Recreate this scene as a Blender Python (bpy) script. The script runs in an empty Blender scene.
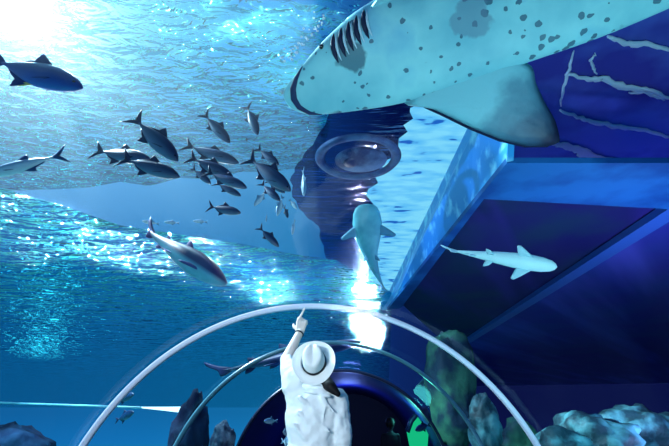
import bpy, bmesh, math, random
from mathutils import Vector, Matrix, noise
random.seed(7)
PI = math.pi
S = bpy.context.scene
COL = S.collection

# ---------------------------------------------------------------- camera
EYE = Vector((0, 0, 1.3)); PITCH = math.radians(23); F = 446.0
cam_d = bpy.data.cameras.new('camera'); cam_d.sensor_width = 36; cam_d.lens = 24
cam_d.clip_end = 400; cam_d.clip_start = 0.05
cam = bpy.data.objects.new('camera', cam_d); COL.objects.link(cam)
cam.location = EYE; cam.rotation_euler = (PI/2 + PITCH, 0, 0)
S.camera = cam

def ray(px, py):
    a = (px - 334.5)/F; b = -(py - 223)/F
    return Vector((a, math.cos(PITCH) - b*math.sin(PITCH), math.sin(PITCH) + b*math.cos(PITCH)))
def at(px, py, Y):                      # the place at forward distance Y
    d = ray(px, py); return EYE + d*(Y/d.y)
def atz(px, py, z):                     # the place on the level z
    d = ray(px, py); return EYE + d*((z - EYE.z)/d.z)

def lin(c):
    return tuple(((v/255)/12.92 if v/255 <= 0.04045 else ((v/255 + 0.055)/1.055)**2.4) for v in c)
def rgba(c): return (*lin(c), 1)

# ---------------------------------------------------------------- colour management
S.view_settings.view_transform = 'Standard'; S.view_settings.look = 'None'
S.view_settings.gamma = 1; S.view_settings.use_curve_mapping = False
S.view_settings.exposure = 0.0

# ---------------------------------------------------------------- world: open blue water and the sky above it
SUN_DIR = ray(14, 2).normalized()
w = bpy.data.worlds.new('open_water'); S.world = w; w.use_nodes = True
nt = w.node_tree; nt.nodes.clear()
def N(nt, t, **k):
    n = nt.nodes.new(t)
    for a, v in k.items(): setattr(n, a, v)
    return n
def link(nt, a, b): nt.links.new(a, b)
def math_node(nt, op, a, b=None):
    n = N(nt, 'ShaderNodeMath', operation=op)
    for i, v in enumerate((a, b)):
        if v is None: continue
        if isinstance(v, (int, float)): n.inputs[i].default_value = v
        else: link(nt, v, n.inputs[i])
    return n.outputs[0]
def ramp(nt, fac, stops, interp='LINEAR'):
    r = N(nt, 'ShaderNodeValToRGB'); r.color_ramp.interpolation = interp
    e = r.color_ramp.elements
    while len(e) < len(stops): e.new(0.5)
    for k, (p, c) in enumerate(stops):
        e[k].position = p; e[k].color = (*c, 1) if len(c) == 3 else c
    link(nt, fac, r.inputs[0]); return r.outputs[0]
def mixc(nt, fac, a, b, blend='MIX'):
    n = N(nt, 'ShaderNodeMix', data_type='RGBA', blend_type=blend)
    n.clamp_result = False
    for s, v in ((n.inputs[0], fac), (n.inputs[6], a), (n.inputs[7], b)):
        if isinstance(v, (int, float)): s.default_value = v
        elif isinstance(v, tuple): s.default_value = (*v, 1) if len(v) == 3 else v
        else: link(nt, v, s)
    return n.outputs[2]
tc = N(nt, 'ShaderNodeTexCoord')
sep = N(nt, 'ShaderNodeSeparateXYZ'); link(nt, tc.outputs['Generated'], sep.inputs[0])
ax = math_node(nt, 'ADD', math_node(nt, 'MULTIPLY', sep.outputs[0], 0.5), 0.5)
side = ramp(nt, ax, [(0.0, lin((8, 84, 150))), (0.28, lin((14, 112, 182))), (0.45, lin((24, 124, 186))),
                     (0.50, lin((20, 92, 160))), (0.56, lin((14, 44, 110))), (0.66, lin((12, 20, 72))), (0.82, lin((12, 20, 76))), (1.0, lin((20, 40, 130)))])
az = math_node(nt, 'ADD', math_node(nt, 'MULTIPLY', sep.outputs[2], 0.5), 0.5)
up = ramp(nt, az, [(0.0, (0.10,)*3), (0.26, (0.25, 0.24, 0.3)), (0.34, (0.9, 0.6, 0.5)), (0.44, (2.4, 1.5, 1.0)), (0.475, (1.0, 1.0, 1.0)), (0.50, (0.80,)*3), (0.56, (0.85,)*3), (0.70, (1.0,)*3), (0.86, (1.5, 1.25, 1.15))])
base = mixc(nt, 1.0, side, up, 'MULTIPLY')
dp = N(nt, 'ShaderNodeVectorMath', operation='DOT_PRODUCT')
nrm = N(nt, 'ShaderNodeVectorMath', operation='NORMALIZE'); link(nt, tc.outputs['Generated'], nrm.inputs[0])
link(nt, nrm.outputs[0], dp.inputs[0]); dp.inputs[1].default_value = SUN_DIR
dd = math_node(nt, 'MAXIMUM', dp.outputs['Value'], 0.0)
g1 = math_node(nt, 'MULTIPLY', math_node(nt, 'POWER', dd, 130.0), 2.2)
g2 = math_node(nt, 'MULTIPLY', math_node(nt, 'POWER', dd, 14.0), 0.42)
glow1 = mixc(nt, 1.0, g1, (0.8, 1.0, 1.1), 'MULTIPLY')
glow2 = mixc(nt, 1.0, g2, (0.25, 0.75, 1.2), 'MULTIPLY')
tot = mixc(nt, 1.0, mixc(nt, 1.0, base, glow1, 'ADD'), glow2, 'ADD')
bg = N(nt, 'ShaderNodeBackground'); link(nt, tot, bg.inputs[0]); bg.inputs[1].default_value = 1.0
out = N(nt, 'ShaderNodeOutputWorld'); link(nt, bg.outputs[0], out.inputs[0])

# ---------------------------------------------------------------- sun and lamps
def lamp(name, kind, loc, energy, color, target=None, **k):
    d = bpy.data.lights.new(name, kind); d.energy = energy; d.color = color
    for a, v in k.items(): setattr(d, a, v)
    o = bpy.data.objects.new(name, d); COL.objects.link(o); o.location = loc
    if target is not None:
        o.rotation_euler = (Vector(target) - Vector(loc)).to_track_quat('-Z', 'Y').to_euler()
    return o
sun = lamp('sun', 'SUN', (-6, 8, 12), 2.2, (0.75, 0.93, 1.0), (-2.5, 3.2, 3), angle=0.02)
# light shaft source: sunlight entering through one spot of the rippled surface
shaft = lamp('sun_entry', 'POINT', at(18, 8, 5.9), 11000, (0.62, 0.88, 1.0), shadow_soft_size=0.12)
shaft.data.use_nodes = True
ln = shaft.data.node_tree; ln.nodes.clear()
ltc = N(ln, 'ShaderNodeTexCoord')
ln1 = N(ln, 'ShaderNodeTexNoise'); ln1.inputs['Scale'].default_value = 7.0; ln1.inputs['Detail'].default_value = 3
link(ln, ltc.outputs['Normal'], ln1.inputs['Vector'])
lst = ramp(ln, ln1.outputs['Fac'], [(0.40, (0.10,)*3), (0.60, (1, 1, 1))])
lem = N(ln, 'ShaderNodeEmission'); link(ln, lst, lem.inputs[0]); lem.inputs[1].default_value = 1.0
lout = N(ln, 'ShaderNodeOutputLight'); link(ln, lem.outputs[0], lout.inputs[0])
# tunnel lamp up on the left behind the camera: lights the visitor and the ribs
lamp('tunnel_lamp', 'AREA', (-1.25, 0.5, 1.75), 62, (0.82, 0.95, 1.0), (-0.12, 3.0, 1.4), size=0.5)
# unseen spots added to brighten the animals, panes and reef and make water glints
lamp('shark_fill', 'SPOT', (2.4, 2.2, 0.4), 380, (0.45, 0.92, 1.0), (1.3, 3.5, 5.2), spot_size=1.9, spot_blend=0.8, shadow_soft_size=0.25)
def glint_spot_for(name, px, py, zs, zl, energy, color, rad, cone=0.42):
    """added unseen spot whose glitter lies on the surface at the given level"""
    p = atz(px, py, zs); k = (zs - zl)/(zs - EYE.z)
    q = Vector((p.x + (p.x - EYE.x)*k, p.y*(1 + k), zl))
    return lamp(name, 'SPOT', q, energy, color, p, spot_size=cone, spot_blend=0.8, shadow_soft_size=rad)
for fx, fy, fe in [(30, 208, 1300), (100, 208, 1900), (165, 222, 3200), (215, 243, 3000), (274, 262, 5000), (369, 334, 120000)]:
    glint_spot_for('glint_spot', fx, fy, 4.8, 0.9, fe, (0.88, 0.97, 1.0), *((0.05, 0.42) if fx < 300 else (0.22, 0.12)))
glint_spot_for('glint_cyan', 45, 322, 4.8, 0.6, 500, (0.06, 0.75, 0.9), 1.2)
glint_spot_for('glint_high', 188, 44, 8.3, 0.2, 2200, (0.9, 0.97, 1.0), 0.06)
lamp('panes_fill', 'SPOT', (4.5, 5.2, 0.8), 640, (0.40, 0.50, 1.0), (4.0, 7.0, 4.2), spot_size=2.4, spot_blend=0.9, shadow_soft_size=0.3)
lamp('tunnel_end_fill', 'POINT', (0.3, 11.0, 1.6), 26, (0.16, 0.28, 1.0), shadow_soft_size=0.2)  # added unseen point light, brightens the dark tunnel end
lamp('reef_fill', 'SPOT', (2.4, 4.2, 2.2), 85, (0.25, 0.85, 1.0), (3.6, 6.5, 0.6), spot_size=1.5, spot_blend=0.7, shadow_soft_size=0.2)

# ---------------------------------------------------------------- helpers
def obj(name, bm, mat, parent=None, smooth=True):
    me = bpy.data.meshes.new(name)
    bmesh.ops.recalc_face_normals(bm, faces=bm.faces)
    bm.to_mesh(me); bm.free()
    if smooth:
        for p in me.polygons: p.use_smooth = True
    if mat is not None: me.materials.append(mat)
    o = bpy.data.objects.new(name, me); COL.objects.link(o)
    if parent is not None: o.parent = parent
    return o
def tag(o, label=None, cat=None, group=None, kind=None):
    if label: o['label'] = label
    if cat: o['category'] = cat
    if group: o['group'] = group
    if kind: o['kind'] = kind
    return o
def thing(name, label, cat, mtx=None, group=None):
    o = bpy.data.objects.new(name, None); COL.objects.link(o); o.empty_display_size = 0.1
    if mtx is not None: o.matrix_world = mtx
    return tag(o, label, cat, group)
def dup(root, mtx, label, group=None):
    r = root.copy(); COL.objects.link(r); r.matrix_world = mtx; r['label'] = label
    if group: r['group'] = group
    for ch in list(root.children):
        c = ch.copy(); COL.objects.link(c); c.parent = r
        for g in ch.children:
            d = g.copy(); COL.objects.link(d); d.parent = c
    return r

def quad_strip(bm, rings, closed=True, cap=True):
    vs = [[bm.verts.new(p) for p in r] for r in rings]
    n = len(vs[0])
    for a, b in zip(vs, vs[1:]):
        for i in range(n if closed else n-1):
            j = (i+1) % n
            bm.faces.new((a[i], a[j], b[j], b[i]))
    if cap and closed:
        bm.faces.new(vs[0][::-1]); bm.faces.new(vs[-1])
    return vs
def tube_bm(pts, rad, n=10, bm=None, flat=1.0):
    bm = bm or bmesh.new()
    pts = [Vector(p) for p in pts]; rings = []
    if isinstance(rad, (int, float)): rad = [rad]*len(pts)
    ref = None
    for i, p in enumerate(pts):
        t = (pts[min(i+1, len(pts)-1)] - pts[max(i-1, 0)]).normalized()
        if ref is None: ref = Vector((0, 0, 1)) if abs(t.z) < 0.9 else Vector((1, 0, 0))
        u = (ref - t*ref.dot(t)).normalized(); v = t.cross(u); ref = u
        rings.append([p + u*math.cos(2*PI*k/n)*rad[i] + v*math.sin(2*PI*k/n)*rad[i]*flat for k in range(n)])
    quad_strip(bm, rings)
    return bm
def fin_bm(outline, normal, t, bm=None, k=0.55):
    """blade with thin rim and thicker middle"""
    bm = bm or bmesh.new()
    o = [Vector(p) for p in outline]; nv = Vector(normal).normalized()
    # densify smooth
    pts = []
    m = len(o)
    for i in range(m):
        p0, p1, p2, p3 = o[i-1], o[i], o[(i+1) % m], o[(i+2) % m]
        for s in (0, 0.25, 0.5, 0.75):
            c = 0.5*((2*p1) + (p2-p0)*s + (2*p0-5*p1+4*p2-p3)*s*s + (3*p1-p0-3*p2+p3)*s**3)
            pts.append(p1.lerp(p2, s)*0.45 + c*0.55)
    cen = sum(pts, Vector())/len(pts)
    rim = [bm.verts.new(p) for p in pts]
    for sgn in (1, -1):
        r2 = [bm.verts.new(cen + (p-cen)*k + nv*sgn*t) for p in pts]
        r1 = [bm.verts.new(cen + (p-cen)*(0.5+k/2) + nv*sgn*t*0.75) for p in pts]
        c = bm.verts.new(cen + nv*sgn*t)
        n = len(pts)
        for i in range(n):
            j = (i+1) % n
            bm.faces.new((rim[i], rim[j], r1[j], r1[i])); bm.faces.new((r1[i], r1[j], r2[j], r2[i])); bm.faces.new((r2[i], r2[j], c))
    return bm
def ell_bm(c, r, bm=None, u=20, v=12, mtx=None):
    bm = bm or bmesh.new()
    m = Matrix.Translation(Vector(c)) @ (mtx or Matrix()) @ Matrix.Diagonal((*r, 1))
    bmesh.ops.create_uvsphere(bm, u_segments=u, v_segments=v, radius=1, matrix=m)
    return bm
def box_bm(lo, hi, bm=None):
    bm = bm or bmesh.new()
    c = [(a+b)/2 for a, b in zip(lo, hi)]; d = [b-a for a, b in zip(lo, hi)]
    bmesh.ops.create_cube(bm, size=1, matrix=Matrix.Translation(c) @ Matrix.Diagonal((*d, 1)))
    return bm
def hull_prism(bottom, up):
    """solid from a polygon and an offset"""
    bm = bmesh.new()
    a = [bm.verts.new(Vector(p)) for p in bottom]; b = [bm.verts.new(Vector(p) + Vector(up)) for p in bottom]
    n = len(a); bm.faces.new(a); bm.faces.new(b[::-1])
    for i in range(n): bm.faces.new((a[i], b[i], b[(i+1) % n], a[(i+1) % n]))
    return bm

# ---------------------------------------------------------------- materials
def M(name):
    m = bpy.data.materials.new(name); m.use_nodes = True
    return m, m.node_tree
def pbsdf(m): return m.node_tree.nodes['Principled BSDF']
def simple(name, c, rough=0.5, spec=0.3, emit=None, es=0, noise_c=None, nscale=6, bump=0.0, bscale=20, metal=0, obj_coords=True, stops=(0.42, 0.6)):
    m, t = M(name); b = pbsdf(m)
    b.inputs['Base Color'].default_value = rgba(c); b.inputs['Roughness'].default_value = rough
    b.inputs['Specular IOR Level'].default_value = spec; b.inputs['Metallic'].default_value = metal
    co = N(t, 'ShaderNodeTexCoord').outputs['Object']
    if noise_c is not None:
        n = N(t, 'ShaderNodeTexNoise'); n.inputs['Scale'].default_value = nscale; n.inputs['Detail'].default_value = 4
        link(t, co, n.inputs['Vector'])
        link(t, ramp(t, n.outputs['Fac'], [(stops[0], lin(c)), (stops[1], lin(noise_c))]), b.inputs['Base Color'])
    if bump:
        n = N(t, 'ShaderNodeTexNoise'); n.inputs['Scale'].default_value = bscale; n.inputs['Detail'].default_value = 5
        link(t, co, n.inputs['Vector'])
        bp = N(t, 'ShaderNodeBump'); bp.inputs['Strength'].default_value = bump; bp.inputs['Distance'].default_value = 0.05
        link(t, n.outputs['Fac'], bp.inputs['Height']); link(t, bp.outputs[0], b.inputs['Normal'])
    if emit:
        b.inputs['Emission Color'].default_value = rgba(emit); b.inputs['Emission Strength'].default_value = es
    return m

def water(name, tint, trans, ior=1.33, scale=(1.4, 3.2, 1), bump=0.5, rough=0.03, dist=0.25, rot=0.0, detail=3, body=None, bodyfac=0.0):
    """surface of the water seen from below: mirror at a slant, clear overhead"""
    m, t = M(name); t.nodes.clear()
    co = N(t, 'ShaderNodeTexCoord').outputs['Object']
    mp = N(t, 'ShaderNodeMapping'); mp.inputs['Scale'].default_value = scale; mp.inputs['Rotation'].default_value = (0, 0, rot)
    link(t, co, mp.inputs[0])
    n = N(t, 'ShaderNodeTexNoise'); n.inputs['Scale'].default_value = 1.0; n.inputs['Detail'].default_value = detail
    n.inputs['Distortion'].default_value = 0.6
    link(t, mp.outputs[0], n.inputs['Vector'])
    bp = N(t, 'ShaderNodeBump'); bp.inputs['Strength'].default_value = bump; bp.inputs['Distance'].default_value = dist
    link(t, n.outputs['Fac'], bp.inputs['Height'])
    fr = N(t, 'ShaderNodeFresnel'); fr.inputs['IOR'].default_value = ior; link(t, bp.outputs[0], fr.inputs['Normal'])
    tr = N(t, 'ShaderNodeBsdfTransparent'); tr.inputs[0].default_value = (*trans, 1)
    gl = N(t, 'ShaderNodeBsdfGlossy'); gl.inputs[0].default_value = (*tint, 1); gl.inputs['Roughness'].default_value = rough
    link(t, bp.outputs[0], gl.inputs['Normal'])
    sh = gl.outputs[0]
    if body:
        df = N(t, 'ShaderNodeBsdfTranslucent'); df.inputs[0].default_value = (*body, 1); link(t, bp.outputs[0], df.inputs['Normal'])
        mx = N(t, 'ShaderNodeMixShader'); mx.inputs[0].default_value = bodyfac
        link(t, gl.outputs[0], mx.inputs[1]); link(t, df.outputs[0], mx.inputs[2]); sh = mx.outputs[0]
    mx = N(t, 'ShaderNodeMixShader'); link(t, fr.outputs[0], mx.inputs[0])
    link(t, tr.outputs[0], mx.inputs[1]); link(t, sh, mx.inputs[2])
    o = N(t, 'ShaderNodeOutputMaterial'); link(t, mx.outputs[0], o.inputs[0])
    return m
def emission(name, c, s):
    m, t = M(name); t.nodes.clear()
    e = N(t, 'ShaderNodeEmission'); e.inputs[0].default_value = rgba(c); e.inputs[1].default_value = s
    o = N(t, 'ShaderNodeOutputMaterial'); link(t, e.outputs[0], o.inputs[0]); return m

m_upper = water('water_upper', (0.34, 1.0, 0.96), (0.72, 0.92, 1.0), scale=(1.8, 3.2, 1), bump=0.7, dist=0.26, rough=0.04)
m_lower = water('water_lower', (0.45, 0.86, 0.90), (0.5, 0.8, 0.9), ior=1.33, scale=(1.1, 2.4, 1), bump=0.9, dist=0.40, rough=0.025)
m_darkw = water('water_dark', (0.55, 0.6, 0.95), (0.10, 0.14, 0.3), scale=(1.0, 5.0, 1), bump=0.6, dist=0.2, rough=0.05)

# ---------------------------------------------------------------- water surfaces
def poly_sheet(pts, z, name, mat, sub=None, th=0.0):
    bm = bmesh.new()
    vs = [bm.verts.new((p[0], p[1], z)) for p in pts]; bm.faces.new(vs)
    o = obj(name, bm, mat, smooth=False)
    o['kind'] = 'structure'; return o
ZU, ZL = EYE.z + 7.0, EYE.z + 3.5
uf = [atz(x, y + random.uniform(-2.5, 2.5), ZU) for x, y in ((-120, 192), (-60, 190), (0, 191), (30, 192), (60, 189), (90, 188), (120, 184), (150, 186), (180, 180), (210, 180), (240, 174), (270, 174), (295, 169), (318, 170))]
poly_sheet([(-30, 1.5), (1.2, 1.5)] + [(uf[-1].x, uf[-1].y)] + [(p.x, p.y) for p in uf[::-1][1:]] + [(-30, uf[0].y)], ZU, 'trim_1', m_upper)
lf = [atz(x, y + random.uniform(-3.5, 3.5), ZL) for x, y in ((-60, 186), (0, 190), (60, 204), (120, 222), (180, 234), (240, 244), (300, 252), (334, 262), (392, 290))]
vpd = Vector((0.0, 1, 0))
poly_sheet([(p.x, p.y) for p in lf] + [(8, 70), (-60, 70), (-40, lf[0].y)], ZL, 'trim_2', m_lower)
poly_sheet([(8, 70), (48, 380), (-330, 380), (-60, 70)], ZL, 'trim_6', m_lower)

# haze where the sun enters the water
hz = box_bm((-11.5, 2.6, 4.3), (-0.3, 10.0, ZU + 0.9))
mh, th_ = M('haze'); th_.nodes.clear()
vs_ = N(th_, 'ShaderNodeVolumeScatter'); vs_.inputs['Color'].default_value = (0.75, 0.95, 1, 1); vs_.inputs['Density'].default_value = 0.013
vs_.inputs['Anisotropy'].default_value = 0.1
o_ = N(th_, 'ShaderNodeOutputMaterial'); link(th_, vs_.outputs[0], o_.inputs['Volume'])
tag(obj('sunlit_haze', hz, mh, smooth=False), 'blue haze in the water where the sun shines in', 'haze', kind='stuff')

# ---------------------------------------------------------------- sea bed
bm = bmesh.new()
bmesh.ops.create_grid(bm, x_segments=60, y_segments=40, size=1, matrix=Matrix.Translation((-2, 9, -1.0)) @ Matrix.Diagonal((20, 13, 1, 1)))
for v in bm.verts: v.co.z += 0.25*noise.noise(v.co*0.4) - 0.1
m_sand = simple('sand', (46, 70, 92), 0.9, 0.1, noise_c=(90, 222, 205), nscale=0.6, bump=0.3, bscale=9, stops=(0.40, 0.58))
tag(obj('floor', bm, m_sand), kind='structure')

# ---------------------------------------------------------------- tunnel
R, ZC = 1.745, 0.31
def tc_(Y): return Vector((-0.167 + 0.059*(Y - 3.4), Y, ZC if Y < 4.5 else ZC - 0.028*(Y-4.5)))
def arc(Y, r, a0=-14, a1=194, n=90):
    c = tc_(Y)
    return [c + Vector((math.cos(math.radians(a0 + (a1-a0)*k/n))*r, 0, math.sin(math.radians(a0 + (a1-a0)*k/n))*r)) for k in range(n+1)]
def arch_bm(Y0, Y1, r0, r1):
    """solid arch band between two radii and two stations"""
    A, B, C, D = arc(Y0, r0), arc(Y0, r1), arc(Y1, r1), arc(Y1, r0)
    bm = bmesh.new(); quad_strip(bm, [list(q) for q in zip(A, B, C, D)], closed=True, cap=True); return bm
m_acr, ta = M('acrylic'); ta.nodes.clear()
fr = N(ta, 'ShaderNodeLayerWeight'); fr.inputs['Blend'].default_value = 0.18
tr = N(ta, 'ShaderNodeBsdfTransparent'); tr.inputs[0].default_value = (0.95, 0.98, 1, 1)
gl = N(ta, 'ShaderNodeBsdfGlossy'); gl.inputs['Roughness'].default_value = 0.06; gl.inputs[0].default_value = (0.8, 0.9, 1, 1)
mx = N(ta, 'ShaderNodeMixShader'); link(ta, math_node(ta, 'MULTIPLY', fr.outputs['Fresnel'], 0.035), mx.inputs[0])
link(ta, tr.outputs[0], mx.inputs[1]); link(ta, gl.outputs[0], mx.inputs[2])
om = N(ta, 'ShaderNodeOutputMaterial'); link(ta, mx.outputs[0], om.inputs[0])
def acrylic(Y0, Y1, n=6):
    bm = bmesh.new(); quad_strip(bm, [arc(Y0 + (Y1-Y0)*k/n, R + 0.03) for k in range(n+1)], closed=False, cap=False); return bm
acr = obj('wall_tunnel', acrylic(-1.2, 7.9, 20), m_acr); acr['kind'] = 'structure'
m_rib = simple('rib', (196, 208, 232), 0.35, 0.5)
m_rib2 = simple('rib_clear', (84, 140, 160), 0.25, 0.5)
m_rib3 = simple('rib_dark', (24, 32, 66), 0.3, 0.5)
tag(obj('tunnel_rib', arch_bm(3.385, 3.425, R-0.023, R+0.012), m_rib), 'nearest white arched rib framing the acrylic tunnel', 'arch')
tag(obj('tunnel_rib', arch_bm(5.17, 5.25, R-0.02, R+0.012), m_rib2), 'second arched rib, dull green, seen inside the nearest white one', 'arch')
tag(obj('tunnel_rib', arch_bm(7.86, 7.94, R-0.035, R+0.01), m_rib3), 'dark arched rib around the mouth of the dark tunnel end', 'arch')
# dark end of the tunnel
bm = bmesh.new()
quad_strip(bm, [arc(7.95 + k*0.7, R+0.02) for k in range(10)], closed=False, cap=False)
m_dark = simple('dark_tunnel', (24, 36, 120), 0.6, 0.3)
o = obj('wall_tunnel_end', bm, m_dark); o['kind'] = 'structure'
c = tc_(14.2)
o = obj('wall_back', hull_prism(arc(14.2, R+0.02), (0, 0.1, 0)), simple('dark_end', (12, 20, 70), 0.6), smooth=False); o['kind'] = 'structure'
bm = bmesh.new()
vs = [[bm.verts.new((tc_(Y).x + s, Y, 0.0)) for s in (-1.72, 1.72)] for Y in (-1.2, 4, 8, 14.2)]
for a, b in zip(vs, vs[1:]): bm.faces.new((a[0], a[1], b[1], b[0]))
for f in list(bm.faces): pass
o = obj('floor_walkway', bm, simple('walkway', (38, 44, 60), 0.5), smooth=False); o['kind'] = 'structure'

# ---------------------------------------------------------------- overhead tank structure on the right
HS = EYE.z + 2.6
def under(px, py, z=HS): return atz(px, py, z)
m_frame = simple('frame_blue', (14, 72, 140), 0.45, 0.3, noise_c=(30, 104, 172), nscale=1.5)
m_side = simple('side_blue', (40, 150, 215), 0.4, 0.5, noise_c=(150, 225, 250), nscale=3.0, stops=(0.52, 0.66))
m_paneA = simple('pane_dark', (30, 26, 88), 0.5, 0.1, noise_c=(26, 48, 80), nscale=0.6)
m_paneB = simple('pane_blue', (48, 60, 150), 0.5, 0.1, noise_c=(54, 46, 150), nscale=0.5)
m_beam = simple('beam_blue', (50, 96, 180), 0.4, 0.4)
def streaks(m, p, q, c2, scale, lo, hi):
    """soft long streaks along one direction of a pane"""
    t = m.node_tree; d = q - p; ang = math.atan2(d.y, d.x)
    co = N(t, 'ShaderNodeTexCoord').outputs['Object']
    mp = N(t, 'ShaderNodeMapping'); mp.vector_type = 'TEXTURE'; mp.inputs['Rotation'].default_value = (0, 0, ang)
    mp.inputs['Scale'].default_value = (12, 1, 1); link(t, co, mp.inputs[0])
    n = N(t, 'ShaderNodeTexNoise'); n.inputs['Scale'].default_value = scale; n.inputs['Detail'].default_value = 3; link(t, mp.outputs[0], n.inputs['Vector'])
    mr = N(t, 'ShaderNodeMapRange'); mr.inputs['From Min'].default_value = lo; mr.inputs['From Max'].default_value = hi; link(t, n.outputs['Fac'], mr.inputs[0])
    b = pbsdf(m); old = b.inputs['Base Color'].links[0].from_socket
    link(t, mixc(t, mr.outputs[0], old, lin(c2)), b.inputs['Base Color'])
streaks(m_paneB, under(520, 290), under(615, 345), (84, 84, 190), 0.9, 0.48, 0.68)  # blurry light reflections painted into the pane colours as streaks
streaks(m_paneA, under(430, 250), under(490, 310), (52, 40, 120), 1.2, 0.5, 0.72)
def struct(o): o['kind'] = 'structure'; return o
FL, FR = under(507, 163), under(900, 163)
IL, IR = under(484, 199), under(900, 222)
E0, leftB = under(470, 196), under(394, 300)
run = leftB - E0
fl2, il2 = under(387, 310), under(401, 308)
struct(obj('trim_3', hull_prism([FL, FR, IR, IL], (0, 0, 0.07)), m_frame, smooth=False))
struct(obj('trim_4', hull_prism([FL, IL, il2, fl2], (0, 0, 0.07)), m_frame, smooth=False))
ZT = HS + 1.2
t0, t1 = under(468, 127, ZT), under(385, 300, ZT)
tn, tf = t0 - (t1 - t0)*0.16, under(380, 310, ZT)
bm = bmesh.new(); a = [bm.verts.new(p) for p in (FL + Vector((0, 0, .01)), fl2 + Vector((0, 0, .01)), tf, tn)]
b = [bm.verts.new(v.co + Vector((0.08, 0, 0.02))) for v in a]
bm.faces.new(a); bm.faces.new(b[::-1])
for i in range(4): bm.faces.new((a[i], b[i], b[(i+1) % 4], a[(i+1) % 4]))
struct(obj('trim_5', bm, m_side, smooth=False))
Da, Db = under(452, 352), under(700, 196)
o = struct(obj('ceiling_pane_dark', hull_prism([IL, under(700, 214), Db + (Da-Db)*0.05, Da, il2], (0, 0, 0.05)), m_paneA, smooth=False)); o.location.z = 0.13
o = struct(obj('ceiling_pane_blue', hull_prism([Db, Da, Da + Vector((4, 34, 0)), Db + Vector((44, 38, 0)), Db + Vector((10, 0, 0))], (0, 0, 0.05)), m_paneB, smooth=False)); o.location.z = 0.13
def beam_between(a, b, wd, h, name, mat):
    d = (b-a).normalized(); s = Vector((-d.y, d.x, 0))*wd/2
    return struct(obj(name, hull_prism([a-s, a+s, b+s, b-s], (0, 0, h)), mat, smooth=False))
beam_between(Da, Db, 0.30, 0.11, 'ceiling_beam', m_beam)

# water strip, its shine and dark ripples painted as emission; dark-tinted strip next to it
ZB = EYE.z + 3.8
m_strip, ts = M('glow_strip'); ts.nodes.clear()
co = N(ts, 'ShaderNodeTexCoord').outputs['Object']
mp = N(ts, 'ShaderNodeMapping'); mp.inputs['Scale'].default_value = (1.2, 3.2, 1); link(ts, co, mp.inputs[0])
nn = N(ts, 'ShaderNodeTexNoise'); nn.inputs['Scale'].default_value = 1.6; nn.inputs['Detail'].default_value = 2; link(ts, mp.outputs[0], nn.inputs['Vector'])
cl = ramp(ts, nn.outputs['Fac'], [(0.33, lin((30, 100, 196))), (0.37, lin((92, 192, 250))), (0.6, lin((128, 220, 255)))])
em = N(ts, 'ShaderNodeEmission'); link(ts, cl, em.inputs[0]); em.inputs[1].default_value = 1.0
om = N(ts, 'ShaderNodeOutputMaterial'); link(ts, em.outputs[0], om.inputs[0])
def jag(pts, amp, seg):
    out_ = []
    for (x0, y0), (x1, y1) in zip(pts, pts[1:]):
        for k in range(seg):
            t = k/seg; s = amp*(1 if k % 2 else -1)*random.uniform(0.3, 1.0)
            out_.append((x0 + (x1-x0)*t + s, y0 + (y1-y0)*t))
    out_.append(pts[-1]); return out_
edge = jag([(425, 92), (412, 112), (400, 145), (384, 165), (370, 195), (374, 240), (372, 280), (372, 312)], 5, 5)
def strip(name, pts, z, mat):
    P = [atz(x, y, z) for x, y in pts]
    return struct(poly_sheet([(p.x, p.y) for p in P], z, name, mat))
strip('ceiling_strip_glow', edge + [(384, 312), (388, 300), (475, 118), (500, 70)], ZB, m_strip)
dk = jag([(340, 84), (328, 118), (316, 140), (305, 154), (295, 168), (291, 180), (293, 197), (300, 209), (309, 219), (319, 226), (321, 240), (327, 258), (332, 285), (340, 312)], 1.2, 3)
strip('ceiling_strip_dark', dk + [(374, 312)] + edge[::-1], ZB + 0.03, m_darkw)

# blue water over the structure at upper right with light reflections modelled as white ribbons
ZR = EYE.z + 4.6
m_bluew = simple('deep_blue_water', (104, 128, 225), 0.2, 0.5, noise_c=(74, 70, 170), nscale=0.5, bump=0.2, bscale=1.5)
strip('ceiling_water_right', [(505, 170), (760, 185), (900, -60), (560, -60), (520, 60)], ZR, m_bluew)
m_painted_refl = simple('painted_light', (235, 240, 252), 0.6, 0.3)
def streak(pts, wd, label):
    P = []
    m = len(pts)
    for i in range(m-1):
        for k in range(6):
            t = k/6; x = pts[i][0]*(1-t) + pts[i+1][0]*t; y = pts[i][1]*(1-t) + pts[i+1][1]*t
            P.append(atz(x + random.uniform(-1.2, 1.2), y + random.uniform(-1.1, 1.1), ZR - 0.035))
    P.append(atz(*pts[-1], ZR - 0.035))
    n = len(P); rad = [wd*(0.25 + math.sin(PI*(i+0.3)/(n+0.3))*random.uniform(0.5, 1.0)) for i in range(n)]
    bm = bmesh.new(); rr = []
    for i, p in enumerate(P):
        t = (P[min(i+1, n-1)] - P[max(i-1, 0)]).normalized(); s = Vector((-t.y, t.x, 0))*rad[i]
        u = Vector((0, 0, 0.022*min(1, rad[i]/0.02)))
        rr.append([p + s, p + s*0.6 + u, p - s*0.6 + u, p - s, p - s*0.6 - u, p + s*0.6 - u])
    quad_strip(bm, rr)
    tag(obj('painted_reflection', bm, m_painted_refl), label, 'painted_light', 'white painted reflection streaks on the blue water at upper right')
streak([(606, 36), (625, 43), (645, 44), (672, 51)], 0.05, 'white painted reflection streak on blue water, uppermost, just under the spotted shark belly')
streak([(566, 74), (590, 79), (602, 78), (625, 88), (652, 90), (672, 100)], 0.06, 'long white painted reflection streak on blue water, second from the top')
streak([(628, 93), (645, 92), (664, 100)], 0.035, 'short white painted reflection streak below the long second one at the right edge')
streak([(560, 110), (585, 120), (610, 125), (640, 130), (672, 137)], 0.055, 'long white painted reflection streak on blue water, third from the top')
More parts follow.
